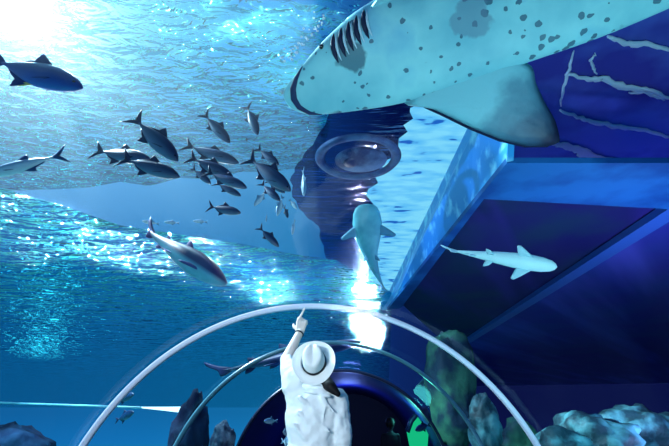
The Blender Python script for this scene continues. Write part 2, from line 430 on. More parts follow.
streak([(548, 143), (565, 146), (580, 150), (592, 157), (622, 162)], 0.11, 'broad white painted reflection streak lowest down beside the tip of the shark fin')
streak([(530, 66), (536, 92), (546, 116), (557, 138)], 0.025, 'thin painted reflection line running along the rear edge of the shark fin')
streak([(575, 50), (566, 78), (561, 106)], 0.025, 'thin upright painted reflection line right of the shark fin joining two long streaks')
streak([(596, 53), (590, 62), (597, 74)], 0.02, 'tiny upright painted reflection line under the edge of the shark belly')

# ring-shaped reflection in the dark strip, modelled as a solid ring
m_ring = simple('refl_grey', (62, 92, 134), 0.8, 0.08, noise_c=(44, 66, 112), nscale=4)
m_refl_mid = simple('refl_middle', (84, 112, 150), 0.8, 0.08, noise_c=(30, 46, 92), nscale=2.2)
hc = atz(358, 158, ZB - 0.10)
refl_ring = thing('ring_reflection', 'round grey ring modelled for a reflection on the dark water above the small shark', 'refl_ring', Matrix.Translation(hc))
def annulus(r0, r1, h, n=48, sx=1.0):
    bm = bmesh.new(); rr = []
    for k in range(n):
        a = 2*PI*k/n; c_, s_ = math.cos(a)*sx, math.sin(a)
        rr.append([Vector((c_*r0, s_*r0, 0)), Vector((c_*(r0*.7+r1*.3), s_*(r0*.7+r1*.3), -h)), Vector((c_*(r0*.3+r1*.7), s_*(r0*.3+r1*.7), -h)), Vector((c_*r1, s_*r1, 0))])
    rr.append(rr[0]); quad_strip(bm, rr, closed=True, cap=False); return bm
obj('ring', annulus(0.52, 0.68, 0.05), m_ring, refl_ring)
obj('ring_middle', ell_bm((0.05, 0.06, 0), (0.42, 0.36, 0.10)), m_refl_mid, refl_ring)
obj('dark_spot', ell_bm((-0.12, 0.02, -0.075), (0.11, 0.13, 0.05)), simple('refl_spot', (24, 34, 84), 0.6), refl_ring)

# ---------------------------------------------------------------- fish
def loft(secs, n=16):
    bm = bmesh.new(); rings = []
    for x, zc, hh, hw in secs:
        rings.append([Vector((x, math.cos(2*PI*k/n)*hw, zc + math.sin(2*PI*k/n)*hh)) for k in range(n)])
    quad_strip(bm, rings); return bm
def shade(name, top, belly, z0, z1, rough=0.35, spec=0.5, speck=None, metal=0.0):
    """countershaded skin: back colour over belly colour"""
    m, t = M(name); b = pbsdf(m)
    co = N(t, 'ShaderNodeTexCoord').outputs['Object']
    sp = N(t, 'ShaderNodeSeparateXYZ'); link(t, co, sp.inputs[0])
    mr = N(t, 'ShaderNodeMapRange'); mr.inputs['From Min'].default_value = z0; mr.inputs['From Max'].default_value = z1
    link(t, sp.outputs[2], mr.inputs[0])
    c = ramp(t, mr.outputs[0], [(0.0, lin(belly)), (1.0, lin(top))])
    n = N(t, 'ShaderNodeTexNoise'); n.inputs['Scale'].default_value = 9; link(t, co, n.inputs['Vector'])
    c = mixc(t, math_node(t, 'MULTIPLY', n.outputs['Fac'], 0.35), c, lin(top))
    link(t, c, b.inputs['Base Color']); b.inputs['Roughness'].default_value = rough; b.inputs['Specular IOR Level'].default_value = spec
    b.inputs['Metallic'].default_value = metal
    return m
m_eye = simple('eye_dark', (8, 10, 20), 0.15, 0.6)
def frame(head, tail, up=Vector((0, 0, 1)), roll=0.0, sy=1.0, sz=1.0):
    """placement of a unit-long animal from its nose and tail points"""
    d = head - tail; L = d.length; x = d.normalized()
    z = (up - x*up.dot(x)).normalized(); y = z.cross(x)
    m = Matrix((x, y, z)).transposed().to_4x4() @ Matrix.Rotation(roll, 4, 'X')
    return Matrix.Translation((head+tail)/2) @ m @ Matrix.Diagonal((L, L*sy, L*sz, 1))
FISH_SECS = [(0.50, -0.005, 0.006, 0.004), (0.475, -0.003, 0.035, 0.02), (0.43, 0.0, 0.068, 0.036), (0.35, 0.004, 0.105, 0.052), (0.24, 0.005, 0.134, 0.062),
             (0.10, 0.0, 0.142, 0.062), (-0.03, -0.002, 0.118, 0.05), (-0.15, 0.0, 0.076, 0.034), (-0.235, 0.0, 0.036, 0.02), (-0.285, 0.0, 0.018, 0.012), (-0.32, 0.0, 0.02, 0.007), (-0.345, 0, 0.004, 0.002)]
def make_fish(name, label, cat, mtx, group, mb, mf, spread=0.21, long_dorsal=True):
    t = thing(name, label, cat, mtx, group)
    b = obj('body', loft(FISH_SECS), mb, t)
    for s in (-1, 1): obj('eye', ell_bm((0.425, s*0.031, 0.018), (0.016, 0.008, 0.016), u=10, v=6), m_eye, t)
    obj('tail_fin', fin_bm([(-0.29, 0, 0.018), (-0.36, 0, 0.07), (-0.5, 0, spread), (-0.44, 0, 0.075), (-0.37, 0, 0.0), (-0.44, 0, -0.075), (-0.5, 0, -spread), (-0.36, 0, -0.07), (-0.29, 0, -0.018)], (0, 1, 0), 0.006), mf, t)
    obj('dorsal_fin', fin_bm([(0.13, 0, 0.13), (0.06, 0, 0.19), (-0.03, 0, 0.245), (-0.01, 0, 0.17), (-0.10, 0, 0.125), (-0.22, 0, 0.055), (-0.22, 0, 0.03), (-0.05, 0, 0.10)], (0, 1, 0), 0.006), mf, t)
    obj('anal_fin', fin_bm([(0.03, 0, -0.13), (-0.02, 0, -0.18), (-0.10, 0, -0.225), (-0.08, 0, -0.15), (-0.16, 0, -0.10), (-0.23, 0, -0.045), (-0.2, 0, -0.03), (-0.05, 0, -0.10)], (0, 1, 0), 0.006), mf, t)
    for s in (-1, 1):
        obj('pectoral_fin', fin_bm([(0.25, s*0.06, -0.03), (0.22, s*0.07, -0.05), (0.12, s*0.085, -0.11), (0.15, s*0.07, -0.08), (0.22, s*0.055, -0.055)], (0.2, 1, 0.5*s), 0.005), mf, t)
    return t
m_fb = shade('trevally_body', (22, 40, 78), (84, 118, 150), -0.12, 0.03)
m_ff = simple('trevally_fin', (28, 40, 72), 0.5, 0.3)
m_sb = shade('silver_body', (96, 140, 176), (200, 226, 236), -0.06, 0.09)
m_sf = simple('silver_fin', (96, 136, 168), 0.5, 0.3)
G = 'forked-tail fish of the school'
def pm(tx, ty, hx, hy, Y, dy=0.15, roll=0.0, sy=0.95, sz=0.82):
    return frame(at(hx, hy, Y - dy), at(tx, ty, Y + dy), roll=roll, sy=sy, sz=sz)
SCHOOL = [
 ((131, 115, 178, 161), 4.6, 'dark fish diving right, uppermost left of the school, long tail lobes raised'),
 ((92, 150, 151, 160), 5.0, 'leftmost dark fish of the school, partly behind its neighbour'),
 ((119, 157, 180, 177), 4.7, 'dark fish just below the diving one, heading right and down'),
 ((202, 112, 230, 143), 5.6, 'grey fish with raised tail above the thick of the school'),
 ((182, 144, 239, 163), 5.6, 'upper grey fish in the crowded middle of the school'),
 ((187, 156, 233, 177), 5.3, 'grey fish below the upper one in the crowded middle'),
 ((191, 167, 211, 184), 5.8, 'small dim fish at the left edge of the crowded middle'),
 ((204, 171, 247, 188), 5.2, 'long grey fish near the bottom of the crowded middle'),
 ((214, 182, 241, 196), 5.5, 'small grey fish lowest in the crowded middle'),
 ((207, 206, 241, 213), 5.0, 'dark fish swimming level alone under the crowded middle'),
 ((246, 104, 258, 135), 5.6, 'grey fish diving steeply, topmost of the school right of the others'),
 ((246, 156, 291, 191), 5.0, 'largest dark fish diving right beside the dark strip'),
 ((256, 147, 279, 165), 5.4, 'small fish tucked behind the largest diving fish'),
 ((260, 182, 280, 201), 5.2, 'dark fish under the largest diving fish'),
 ((266, 180, 285, 193), 5.6, 'dim fish between the largest diving fish and the one under it'),
 ((258, 226, 279, 247), 5.0, 'small dark fish diving right, lowest of the school'),
 ((284, 206, 288, 218), 5.4, 'tiny dark fish pointing straight down beside the dark strip'),
]
proto = None
for i, (q, Y, lab) in enumerate(SCHOOL):
    roll = random.uniform(-0.25, 0.15)
    m = pm(*q, Y, dy=random.uniform(-0.03, 0.06), roll=roll)
    if proto is None: proto = make_fish('forked_tail_fish', lab, 'fish', m, G, m_fb, m_ff)
    else: dup(proto, m, lab)
SILVER = [
 ((303, 168, 304, 196), 5.0, 'bright silver fish pointing straight down in front of the dark strip'),
 ((267, 190, 254, 206), 5.2, 'silver fish heading down to the left below the largest diving fish'),
 ((283, 195, 277, 216), 5.4, 'silver fish pointing down beneath the tight cluster'),
 ((295, 219, 292, 235), 5.6, 'small silver fish pointing down, nearest below the dark strip bulge'),
 ((289, 199, 297, 209), 5.5, 'small yellowish silver fish at the edge of the dark strip bulge'),
 ((267, 213, 266, 222), 5.8, 'tiny silver fish hanging below the cluster on the left'),
 ((280, 205, 275, 212), 5.8, 'tiny silver fish in the middle of the gap below the cluster'),
 ((160, 224, 142, 221), 6.0, 'tiny pale fish over the tail of the lone blue shark, leftmost of three'),
 ((180, 223, 164, 222), 6.0, 'tiny pale fish above the lone blue shark, middle one of three'),
 ((208, 222, 193, 221), 6.0, 'tiny pale fish above the lone blue shark, rightmost of three'),
]
sp_ = None
for q, Y, lab in SILVER:
    m = pm(*q, Y, dy=0.03)
    if sp_ is None: sp_ = make_fish('silver_fish', lab, 'fish', m, 'small silver fish', m_sb, m_sf, 0.12)
    else: dup(sp_, m, lab)
# dim fish seen low down
m_db = shade('dim_body', (14, 44, 86), (24, 80, 120), -0.1, 0.1); m_df = simple('dim_fin', (14, 44, 84), 0.6)
dm = make_fish('dim_fish', 'dark blurred fish inside the white rib above the light bar', 'fish', pm(114, 402, 134, 394, 7.5), 'dark fish near the light bar', m_db, m_df, 0.11)
dup(dm, pm(115, 421, 134, 412, 7.2), 'dark blurred fish inside the white rib below the light bar')
# pale fish before the dark tunnel end
pl = make_fish('pale_fish', 'pale round fish low in the dark arch, right next to the white shirt', 'fish', pm(296, 432, 283, 432, 6.6, sz=1.2), 'pale fish before the dark arch', m_sb, m_sf, 0.1)
dup(pl, pm(281, 441, 292, 443, 7.1, sz=1.2), 'pale fish at the bottom edge left of the white shirt')
dup(pl, pm(278, 421, 264, 421, 7.0, sz=0.8), 'faint pale fish highest in the dark arch left of the shirt')
# big blue fish near the sun
m_bb = shade('big_blue', (18, 40, 120), (44, 92, 176), -0.12, 0.05); m_bf = simple('big_blue_fin', (20, 38, 110), 0.5)
m_yel = simple('yellow_fin', (226, 196, 120), 0.5)
bf = make_fish('big_blue_fish', 'large dark blue fish just below the sun glare at upper left', 'fish', frame(at(83, 88, 3.9), at(-14, 58, 4.1), sy=0.9, sz=0.72), None, m_bb, m_bf, 0.14)
obj('belly_fin', fin_bm([(0.12, 0, -0.12), (0.05, 0.0, -0.15), (-0.06, 0.02, -0.19), (-0.02, 0, -0.14), (0.06, 0, -0.11)], (0, 1, 0), 0.006), m_yel, bf)['label'] = 'yellow belly fin'
sf_ = make_fish('slim_silver_fish', 'slim silver fish leaving the frame at the left edge', 'fish', frame(at(-18, 177, 4.2), at(68, 153, 4.3), sy=0.8, sz=0.62), None, shade('slim_body', (60, 108, 150), (190, 220, 236), -0.02, 0.1), simple('slim_fin', (40, 74, 120), 0.5), 0.24)

# ---------------------------------------------------------------- sharks
SHK = [(0.50, 0.0, 0.004, 0.006), (0.485, 0.0, 0.014, 0.03), (0.45, 0.0, 0.026, 0.052), (0.38, 0.002, 0.042, 0.068), (0.28, 0.004, 0.055, 0.074), (0.15, 0.004, 0.060, 0.070),
       (0.0, 0.004, 0.050, 0.055), (-0.12, 0.004, 0.036, 0.038), (-0.22, 0.004, 0.024, 0.026), (-0.30, 0.005, 0.016, 0.016), (-0.36, 0.01, 0.010, 0.008), (-0.42, 0.025, 0.006, 0.004)]
def make_shark(label, mtx, mb, mf, secs=SHK, pec=1.0, bend=None, name='small_shark'):
    t = thing(name, label, 'shark', mtx)
    def B(p):
        p = Vector(p)
        if bend: p.y += bend*max(0, 0.1 - p.x)**2
        return p
    def bent(bm):
        for v in bm.verts: v.co = B(v.co)
        return bm
    obj('body', bent(loft(secs, 20)), mb, t)
    obj('tail_fin', bent(fin_bm([(-0.32, 0, 0.02), (-0.41, 0, 0.06), (-0.5, 0, 0.12), (-0.485, 0, 0.075), (-0.42, 0, 0.02), (-0.40, 0, -0.035), (-0.355, 0, -0.03), (-0.32, 0, -0.005)], (0, 1, 0), 0.006)), mf, t)
    obj('dorsal_fin', bent(fin_bm([(0.10, 0, 0.05), (0.05, 0, 0.10), (-0.01, 0, 0.135), (-0.015, 0, 0.085), (-0.01, 0, 0.05)], (0, 1, 0), 0.007)), mf, t)
    obj('rear_dorsal_fin', bent(fin_bm([(-0.14, 0, 0.03), (-0.18, 0, 0.06), (-0.22, 0, 0.075), (-0.22, 0, 0.045), (-0.21, 0, 0.022)], (0, 1, 0), 0.006)), mf, t)
    obj('anal_fin', bent(fin_bm([(-0.17, 0, -0.02), (-0.21, 0, -0.055), (-0.245, 0, -0.06), (-0.235, 0, -0.02)], (0, 1, 0), 0.006)), mf, t)
    for s in (-1, 1):
        obj('pectoral_fin', fin_bm([(0.30, s*0.055, -0.02), (0.26, s*0.11*pec, -0.03), (0.17, s*0.19*pec, -0.05), (0.14, s*0.18*pec, -0.05), (0.16, s*0.10*pec, -0.03), (0.18, s*0.055, -0.02)], (0, 0, 1), 0.010), mf, t)
        obj('pelvic_fin', bent(fin_bm([(-0.03, s*0.035, -0.03), (-0.06, s*0.07, -0.04), (-0.11, s*0.085, -0.045), (-0.09, s*0.03, -0.03)], (0, 0, 1), 0.006)), mf, t)
    return t
# lone blue shark seen from the side
m_b2 = shade('blue_shark_skin', (8, 26, 78), (80, 160, 184), -0.022, 0.012, 0.4); m_f2 = simple('blue_shark_fin', (18, 46, 106), 0.5)
L2 = [(x, z, h*1.55, w_*1.1) for x, z, h, w_ in SHK]
make_shark('blue shark with pale belly swimming down right, alone on the left', frame(at(226, 284, 4.6), at(141, 228, 5.0), up=Vector((0.25, -0.1, 1)), roll=-0.15), m_b2, m_f2, L2, 0.8)
# teal shark seen from below
m_b3 = simple('teal_belly', (92, 172, 190), 0.5, 0.3, noise_c=(70, 150, 172), nscale=5); m_f3 = simple('teal_fin', (64, 128, 160), 0.5)
W3 = [(0.50, 0, 0.01, 0.03), (0.49, 0, 0.03, 0.075), (0.46, 0, 0.05, 0.115), (0.40, 0, 0.065, 0.142), (0.30, 0, 0.075, 0.155), (0.2, 0, 0.075, 0.15), (0.08, 0, 0.065, 0.115), (-0.03, 0, 0.05, 0.08), (-0.15, 0, 0.036, 0.055), (-0.26, 0, 0.022, 0.034), (-0.36, 0.01, 0.012, 0.016), (-0.42, 0.02, 0.006, 0.005)]
make_shark('teal shark seen from below, between the modelled ring reflection and the white rib', frame(at(366, 204, 5.9), at(372, 296, 6.6), up=Vector((0, 0.8, 0.6))), m_b3, m_f3, W3, 1.5, bend=0.5, name='blunt_shark')
# white shark at right
m_b4 = shade('white_shark_skin', (176, 216, 226), (196, 238, 246), -0.03, 0.03, 0.5); m_f4 = simple('white_shark_fin', (160, 206, 222), 0.5)
make_shark('white slender shark under the dark ceiling panes on the right', frame(at(557, 267, 4.6), at(440, 249, 4.8), up=Vector((0.0, 0.45, 1)), roll=-0.45), m_b4, m_f4, SHK, 0.85, name='pale_shark')
# dark shark beyond the hat
m_b5 = shade('dark_shark_skin', (20, 38, 84), (40, 78, 120), -0.04, 0.0, 0.5); m_f5 = simple('dark_shark_fin', (22, 40, 84), 0.5)
make_shark('dark shark behind the white hat, crossing over the tunnel', frame(at(362, 341, 8.3), at(205, 376, 8.7), up=Vector((0, 0.2, 1)), roll=0.2, sz=0.7), m_b5, m_f5, SHK, 0.9, name='dark_shark')

# ---------------------------------------------------------------- the large spotted shark overhead
o0 = at(284, 98, 3.45)
Z = Vector((0.10, 0.62, 0.78)).normalized()                     # back up and away, belly towards the visitors
def on_plane(px, py):
    d = ray(px, py); return EYE + d*((o0 - EYE).dot(Z)/d.dot(Z))
UX, UY = 0.935, -0.355
X = (on_plane(284 + 390*UX, 98 + 390*UY) - o0).normalized(); Yv = Z.cross(X)
if Yv.z > 0: Yv = -Yv
SM = Matrix.Translation(o0) @ Matrix((X, Yv, X.cross(Yv))).transposed().to_4x4()
SI = SM.inverted()
ZS = 1 if X.cross(Yv).dot(Z) > 0 else -1
def sl(px, py, dz=0.0):                                         # shark space: +X to the tail, +Y to its lower side in view
    p = SI @ on_plane(px, py); return Vector((p.x, p.y, dz))
m_sk, tk = M('spotted_skin'); bk = pbsdf(m_sk)
co = N(tk, 'ShaderNodeTexCoord').outputs['Object']
n1 = N(tk, 'ShaderNodeTexNoise'); n1.inputs['Scale'].default_value = 1.3; n1.inputs['Detail'].default_value = 5; link(tk, co, n1.inputs['Vector'])
skin = ramp(tk, n1.outputs['Fac'], [(0.35, lin((104, 176, 196))), (0.55, lin((140, 205, 216))), (0.7, lin((96, 170, 206)))])
vo = N(tk, 'ShaderNodeTexVoronoi'); vo.inputs['Scale'].default_value = 9; vo.inputs['Randomness'].default_value = 1.0
dn = N(tk, 'ShaderNodeTexNoise'); dn.inputs['Scale'].default_value = 14; link(tk, co, dn.inputs['Vector'])
va = N(tk, 'ShaderNodeVectorMath', operation='MULTIPLY_ADD'); link(tk, dn.outputs['Color'], va.inputs[0]); va.inputs[1].default_value = (0.05,)*3; link(tk, co, va.inputs[2])
link(tk, va.outputs[0], vo.inputs['Vector'])
n2 = N(tk, 'ShaderNodeTexNoise'); n2.inputs['Scale'].default_value = 1.6; link(tk, co, n2.inputs['Vector'])
thr = N(tk, 'ShaderNodeMapRange'); thr.inputs['From Min'].default_value = 0.45; thr.inputs['From Max'].default_value = 0.66
thr.inputs['To Min'].default_value = 0.16; thr.inputs['To Max'].default_value = 0.36; link(tk, n2.outputs['Fac'], thr.inputs[0])
spot = math_node(tk, 'LESS_THAN', vo.outputs['Distance'], thr.outputs[0])
skin = mixc(tk, math_node(tk, 'MULTIPLY', spot, 0.8), skin, lin((34, 66, 98)))
sp3 = N(tk, 'ShaderNodeSeparateXYZ'); link(tk, co, sp3.inputs[0])
n3 = N(tk, 'ShaderNodeTexNoise'); n3.inputs['Scale'].default_value = 5; n3.inputs['Detail'].default_value = 4; link(tk, co, n3.inputs['Vector'])
bk_f = math_node(tk, 'ADD', math_node(tk, 'MULTIPLY', sp3.outputs[2], ZS*1.0), math_node(tk, 'MULTIPLY', n3.outputs['Fac'], 0.5))
bmx = N(tk, 'ShaderNodeMapRange'); bmx.inputs['From Min'].default_value = 0.27; bmx.inputs['From Max'].default_value = 0.36; link(tk, bk_f, bmx.inputs[0])
skin = mixc(tk, bmx.outputs[0], skin, lin((44, 76, 104)))
def blotch(skin, px, py, r, c_, k):
    p = sl(px, py)
    ds = N(tk, 'ShaderNodeVectorMath', operation='DISTANCE'); link(tk, co, ds.inputs[0]); ds.inputs[1].default_value = (p.x, p.y, -ZS*0.2)
    e = math_node(tk, 'ADD', math_node(tk, 'DIVIDE', ds.outputs['Value'], r), math_node(tk, 'MULTIPLY', n3.outputs['Fac'], 1.6))
    mr = N(tk, 'ShaderNodeMapRange'); mr.inputs['From Min'].default_value = 1.45; mr.inputs['From Max'].default_value = 1.6
    mr.inputs['To Min'].default_value = k; mr.inputs['To Max'].default_value = 0; link(tk, e, mr.inputs[0])
    return mixc(tk, mr.outputs[0], skin, lin(c_))
skin = blotch(skin, 352, 48, 0.22, (56, 96, 116), 0.85)
skin = blotch(skin, 318, 40, 0.16, (200, 224, 236), 0.7)
skin = blotch(skin, 405, 100, 0.14, (40, 60, 96), 0.8)
skin = blotch(skin, 470, 14, 0.22, (96, 124, 150), 0.6)
link(tk, skin, bk.inputs['Base Color']); bk.inputs['Roughness'].default_value = 0.5; bk.inputs['Specular IOR Level'].default_value = 0.3
bpn = N(tk, 'ShaderNodeBump'); bpn.inputs['Strength'].default_value = 0.25; bpn.inputs['Distance'].default_value = 0.03; link(tk, n3.outputs['Fac'], bpn.inputs['Height']); link(tk, bpn.outputs[0], bk.inputs['Normal'])
big = thing('spotted_shark', 'huge pale shark with dark spots overhead at the top of the picture', 'shark', SM)
US = [(0, -3, 4), (3, -8, 13), (9, -12, 19), (20, -18, 26), (46, -35, 34), (78, -49, 41), (105, -59, 47), (150, -64, 51), (241, -66, 53), (314, -66, 57), (390, -62, 53)]
SEC = []
for u, a, b in US:
    pa = sl(284 + UX*u - UY*a, 98 + UY*u + UX*a); pb = sl(284 + UX*u - UY*b, 98 + UY*u + UX*b)
    SEC.append(((pa.x+pb.x)/2, pa, pb))
xl, pa, pb = SEC[-1]; wl = (pb.y - pa.y)/2; cl_ = (pa.y + pb.y)/2
for k, f in ((0.5, .92), (1.0, .74), (1.5, .5), (2.0, .3), (2.4, .17), (2.7, .1)):
    SEC.append((xl + k, Vector((xl + k, cl_ - wl*f, 0)), Vector((xl + k, cl_ + wl*f, 0))))
bm = bmesh.new(); rings = []
def depth(i): return (SEC[i][2] - SEC[i][1]).length/2*(0.55 if i < 5 else 0.66)
for i, (x, pa, pb) in enumerate(SEC):
    ctr, hv = (pa+pb)/2, (pb-pa)/2
    rg = []
    for k in range(32):
        an = 2*PI*k/32; c_, s_ = math.cos(an), math.sin(an)
        zz = s_*depth(i)*(1.0 if s_*ZS > 0 else 0.55)
        rg.append(ctr + hv*math.copysign(abs(c_)**0.85, c_) + Vector((0, 0, zz)))
    rings.append(rg)
quad_strip(bm, rings)
body = obj('body', bm, m_sk, big)
sm = body.modifiers.new('smooth', 'SUBSURF'); sm.levels = 1; sm.render_levels = 2
def belly(px, py, off=0.0):
    """the belly surface at a photo point, a little proud of it"""
    p = sl(px, py); dx, dy = px - 284, py - 98
    u, v = dx*UX + dy*UY, -dx*UY + dy*UX
    for i, ((u0, a0, b0), (u1, a1, b1)) in enumerate(zip(US, US[1:])):
        if u0 <= u <= u1:
            k = (u-u0)/(u1-u0); a = a0+(a1-a0)*k; b = b0+(b1-b0)*k; dpt = depth(i)*(1-k) + depth(i+1)*k; break
    else: return p
    c_ = max(-0.99, min(0.99, (v-(a+b)/2)/((b-a)/2))); c_ = abs(c_)**(1/0.85)
    return Vector((p.x, p.y, -ZS*(math.sqrt(1-c_*c_)*dpt*0.55 + off)))
m_mouth = simple('mouth_dark', (22, 40, 84), 0.6)
mp_ = [(303, 66), (297, 78), (294, 88), (295, 98), (300, 106), (310, 112), (322, 114)]
obj('mouth', tube_bm([belly(x, y, -0.004) for x, y in mp_], [0.008, 0.022, 0.032, 0.034, 0.03, 0.022, 0.008], 8), m_mouth, big)
m_gill = simple('gill_dark', (16, 26, 60), 0.6); m_gl = simple('gill_light', (190, 214, 232), 0.5)
for k in range(5):
    x, y = 330 + k*7.5, 40 - k*6.0
    pts = [belly(x + 2 + j*0.9 + (j-3)**2*0.25, y - 7 + j*4.6, 0.0) for j in range(7)]
    g_ = obj('gill_slit', tube_bm(pts, [0.004, 0.016, 0.024, 0.026, 0.022, 0.014, 0.004], 8), m_gill, big)
    pts = [belly(x + 5.2 + j*0.9 + (j-3)**2*0.25, y - 7 + j*4.2, 0.004) for j in range(7)]
    obj('gill_edge', tube_bm(pts, [0.003, 0.008, 0.012, 0.013, 0.011, 0.008, 0.003], 6), m_gl, g_)
m_fin = simple('fin_skin', (82, 138, 160), 0.5, 0.3, noise_c=(52, 92, 124), nscale=2.5, bump=0.15, bscale=12, stops=(0.4, 0.62))
tf_ = m_fin.node_tree; tip_ = sl(556, 140); rt_ = sl(480, 90)
fco = N(tf_, 'ShaderNodeTexCoord').outputs['Object']
fd = N(tf_, 'ShaderNodeVectorMath', operation='DISTANCE'); link(tf_, fco, fd.inputs[0]); fd.inputs[1].default_value = (tip_.x, tip_.y, 0)
fn_ = N(tf_, 'ShaderNodeTexNoise'); fn_.inputs['Scale'].default_value = 4; fn_.inputs['Detail'].default_value = 4; link(tf_, fco, fn_.inputs['Vector'])
ff = math_node(tf_, 'ADD', math_node(tf_, 'DIVIDE', fd.outputs['Value'], (tip_ - rt_).length*1.25), math_node(tf_, 'MULTIPLY', fn_.outputs['Fac'], 0.5))
link(tf_, ramp(tf_, ff, [(0.30, lin((34, 40, 66))), (0.55, lin((52, 84, 112))), (0.85, lin((84, 136, 158))), (1.0, lin((120, 184, 200)))]), pbsdf(m_fin).inputs['Base Color'])
fo = [(404, 102), (432, 108), (470, 126), (500, 138), (525, 144), (548, 144), (558, 139), (554, 120), (543, 100), (535, 82), (531, 66), (500, 48), (450, 62)]
obj('pectoral_fin', fin_bm([sl(x, y, -ZS*(0.02 + 0.0004*max(0, y-60))) for x, y in fo], (0.1, 0.1, 1), 0.05, k=0.7), m_fin, big)
obj('fin_edge_shade', tube_bm([sl(x, y, -ZS*0.022) for x, y in [(424, 106), (440, 112), (470, 126), (500, 138), (525, 143.5), (546, 143.5), (556, 139)]], [0.012, 0.022, 0.028, 0.03, 0.032, 0.03, 0.01], 8), simple('fin_edge_shade', (22, 30, 60), 0.7, 0.1), big)  # dark tube paints shade along the leading edge of the fin
yb = SEC[7][1].y
obj('pectoral_fin', fin_bm([Vector((SEC[6][0] + dx, yb + dy, -ZS*0.06)) for dx, dy in [(0, 0.1), (0.35, -0.1), (0.75, -0.45), (1.05, -0.75), (1.15, -0.7), (1.15, -0.4), (1.2, 0.05), (0.6, 0.15)]], (0, 0.1, 1), 0.05, k=0.7), m_fin, big)
ym = cl_
obj('dorsal_fin', fin_bm([Vector((xl + dx, ym, ZS*h)) for dx, h in [(-0.6, 0.25), (-0.2, 0.55), (0.3, 0.85), (0.36, 0.55), (0.45, 0.2)]], (0, 1, 0), 0.04), m_fin, big)
obj('tail_fin', fin_bm([Vector((xl + 2.4 + dx, ym, ZS*h)) for dx, h in [(0.1, 0.05), (0.8, 0.5), (1.5, 1.0), (1.3, 0.5), (0.9, 0.1), (1.0, -0.25), (0.6, -0.3), (0.1, -0.05)]], (0, 1, 0), 0.03), m_fin, big)
eb = ell_bm(belly(322, 46, 0.0), (0.022, 0.022, 0.022), u=12, v=8); obj('eye', eb, m_eye, big)
# air bubbles at its snout
m_bub = simple('bubble', (225, 238, 250), 0.1, 0.8)
b0 = None
for k in range(60):
    t = random.random(); px = 284 + 38*t + random.gauss(0, 5); py = 66 - 46*t + random.gauss(0, 6)
    if 55*t*0 + (px-284)*0.93 + (py-98)*-0.355 > 8 and (px-284)*0.355 + (py-98)*0.935 > -22 - 0.52*((px-284)*0.93 + (py-98)*-0.355): continue
    p = at(px, py, 3.5 + random.uniform(-0.1, 0.2)); r = random.uniform(0.008, 0.016)
    if b0 is None:
        b0 = obj('air_bubble', ell_bm((0, 0, 0), (1, 1, 0.8), u=12, v=8), m_bub); o = b0
        tag(b0, 'tiny bright air bubble above the snout of the huge shark', 'bubble', 'air bubbles at the snout of the huge shark')
    else: o = b0.copy(); COL.objects.link(o)
    o.location = p; o.scale = (r, r, r)

# ---------------------------------------------------------------- light bar on the left, pale tube drawn for its line of light
m_lamp = emission('lamp_glow', (190, 245, 255), 2.2)
m_light_line = simple('light_line', (150, 215, 232), 0.4)
la, lb = at(142, 407.5, 9), at(188, 410, 8.6)
lt = thing('light_bar', 'bright underwater light bar low on the left beside the second rib', 'lamp', Matrix.Translation(la))
obj('tube', tube_bm([(0, 0, 0), (lb-la)*0.5, (lb-la)*0.97], [0.012, 0.032, 0.055], 12), m_lamp, lt)
obj('end_cap', tube_bm([(lb-la)*0.97, (lb-la)*1.04], 0.065, 12), m_rib, lt)
tag(obj('light_line_tube', tube_bm([at(-40, 401.5, 9.4), la], 0.018, 8), m_light_line), 'thin pale tube drawn for the line of light running from the left edge to the light bar', 'light_line')

# ---------------------------------------------------------------- rocks
def rock_bm(r, seed, rough=0.35, sub=4):
    bm = bmesh.new(); bmesh.ops.create_icosphere(bm, subdivisions=sub, radius=1)
    off = Vector((seed*3.1, seed*1.7, seed*0.9))
    for v in bm.verts:
        d = 1 + rough*noise.fractal(v.co*1.3 + off, 1.0, 2.0, 5) + 0.10*noise.noise(v.co*7 + off)
        v.co = Vector((v.co.x*r[0], v.co.y*r[1], v.co.z*r[2]))*d
    return bm
m_reef = simple('reef_rock', (28, 66, 78), 0.6, 0.4, noise_c=(96, 170, 180), nscale=3.2, bump=0.8, bscale=7, stops=(0.45, 0.66))
m_green = simple('green_rock', (14, 44, 66), 0.7, 0.2, noise_c=(44, 104, 84), nscale=1.6, bump=0.6, bscale=5)
m_drock = simple('dark_rock', (14, 32, 66), 0.8, 0.2, noise_c=(30, 60, 92), nscale=2, bump=0.6, bscale=6)
m_grey = simple('grey_coral', (50, 70, 100), 0.7, 0.3, noise_c=(120, 140, 160), nscale=9, bump=0.8, bscale=14)
def rock(name, px, py, Y, r, mat, label, seed, rough=0.35, cat='rock'):
    o = obj(name, rock_bm(r, seed, rough), mat); o.location = at(px, py, Y); tag(o, label, cat); return o
rock('reef_rock', 590, 446, 6.4, (0.62, 0.5, 0.42), m_reef, 'lumpy blue green reef rock, left part of the ridge at lower right', 1)
rock('reef_rock', 652, 442, 7.6, (0.72, 0.42, 0.5), m_reef, 'lumpy blue green reef rock reaching the right edge of the picture', 2)
rock('reef_rock', 565, 452, 5.7, (0.30, 0.3, 0.25), m_reef, 'small reef rock low beside the foot of the white rib', 3)
rock('reef_coral', 486, 430, 6.2, (0.20, 0.2, 0.42), m_reef, 'upright pale green coral head just inside the white rib on the right', 4, 0.2, 'coral')
rock('reef_rock', 519, 444, 7.0, (0.26, 0.25, 0.34), m_green, 'dim green rock between the upright coral and the white rib', 5)
rock('mossy_boulder', 452, 388, 10.5, (0.52, 0.5, 1.35), m_green, 'tall green mossy boulder right of the dark tunnel mouth', 6, 0.22, 'boulder')
rock('grey_coral', 223, 442, 7.1, (0.16, 0.16, 0.28), m_grey, 'grey knobbly coral left of the dark tunnel mouth', 7, 0.3, 'coral')
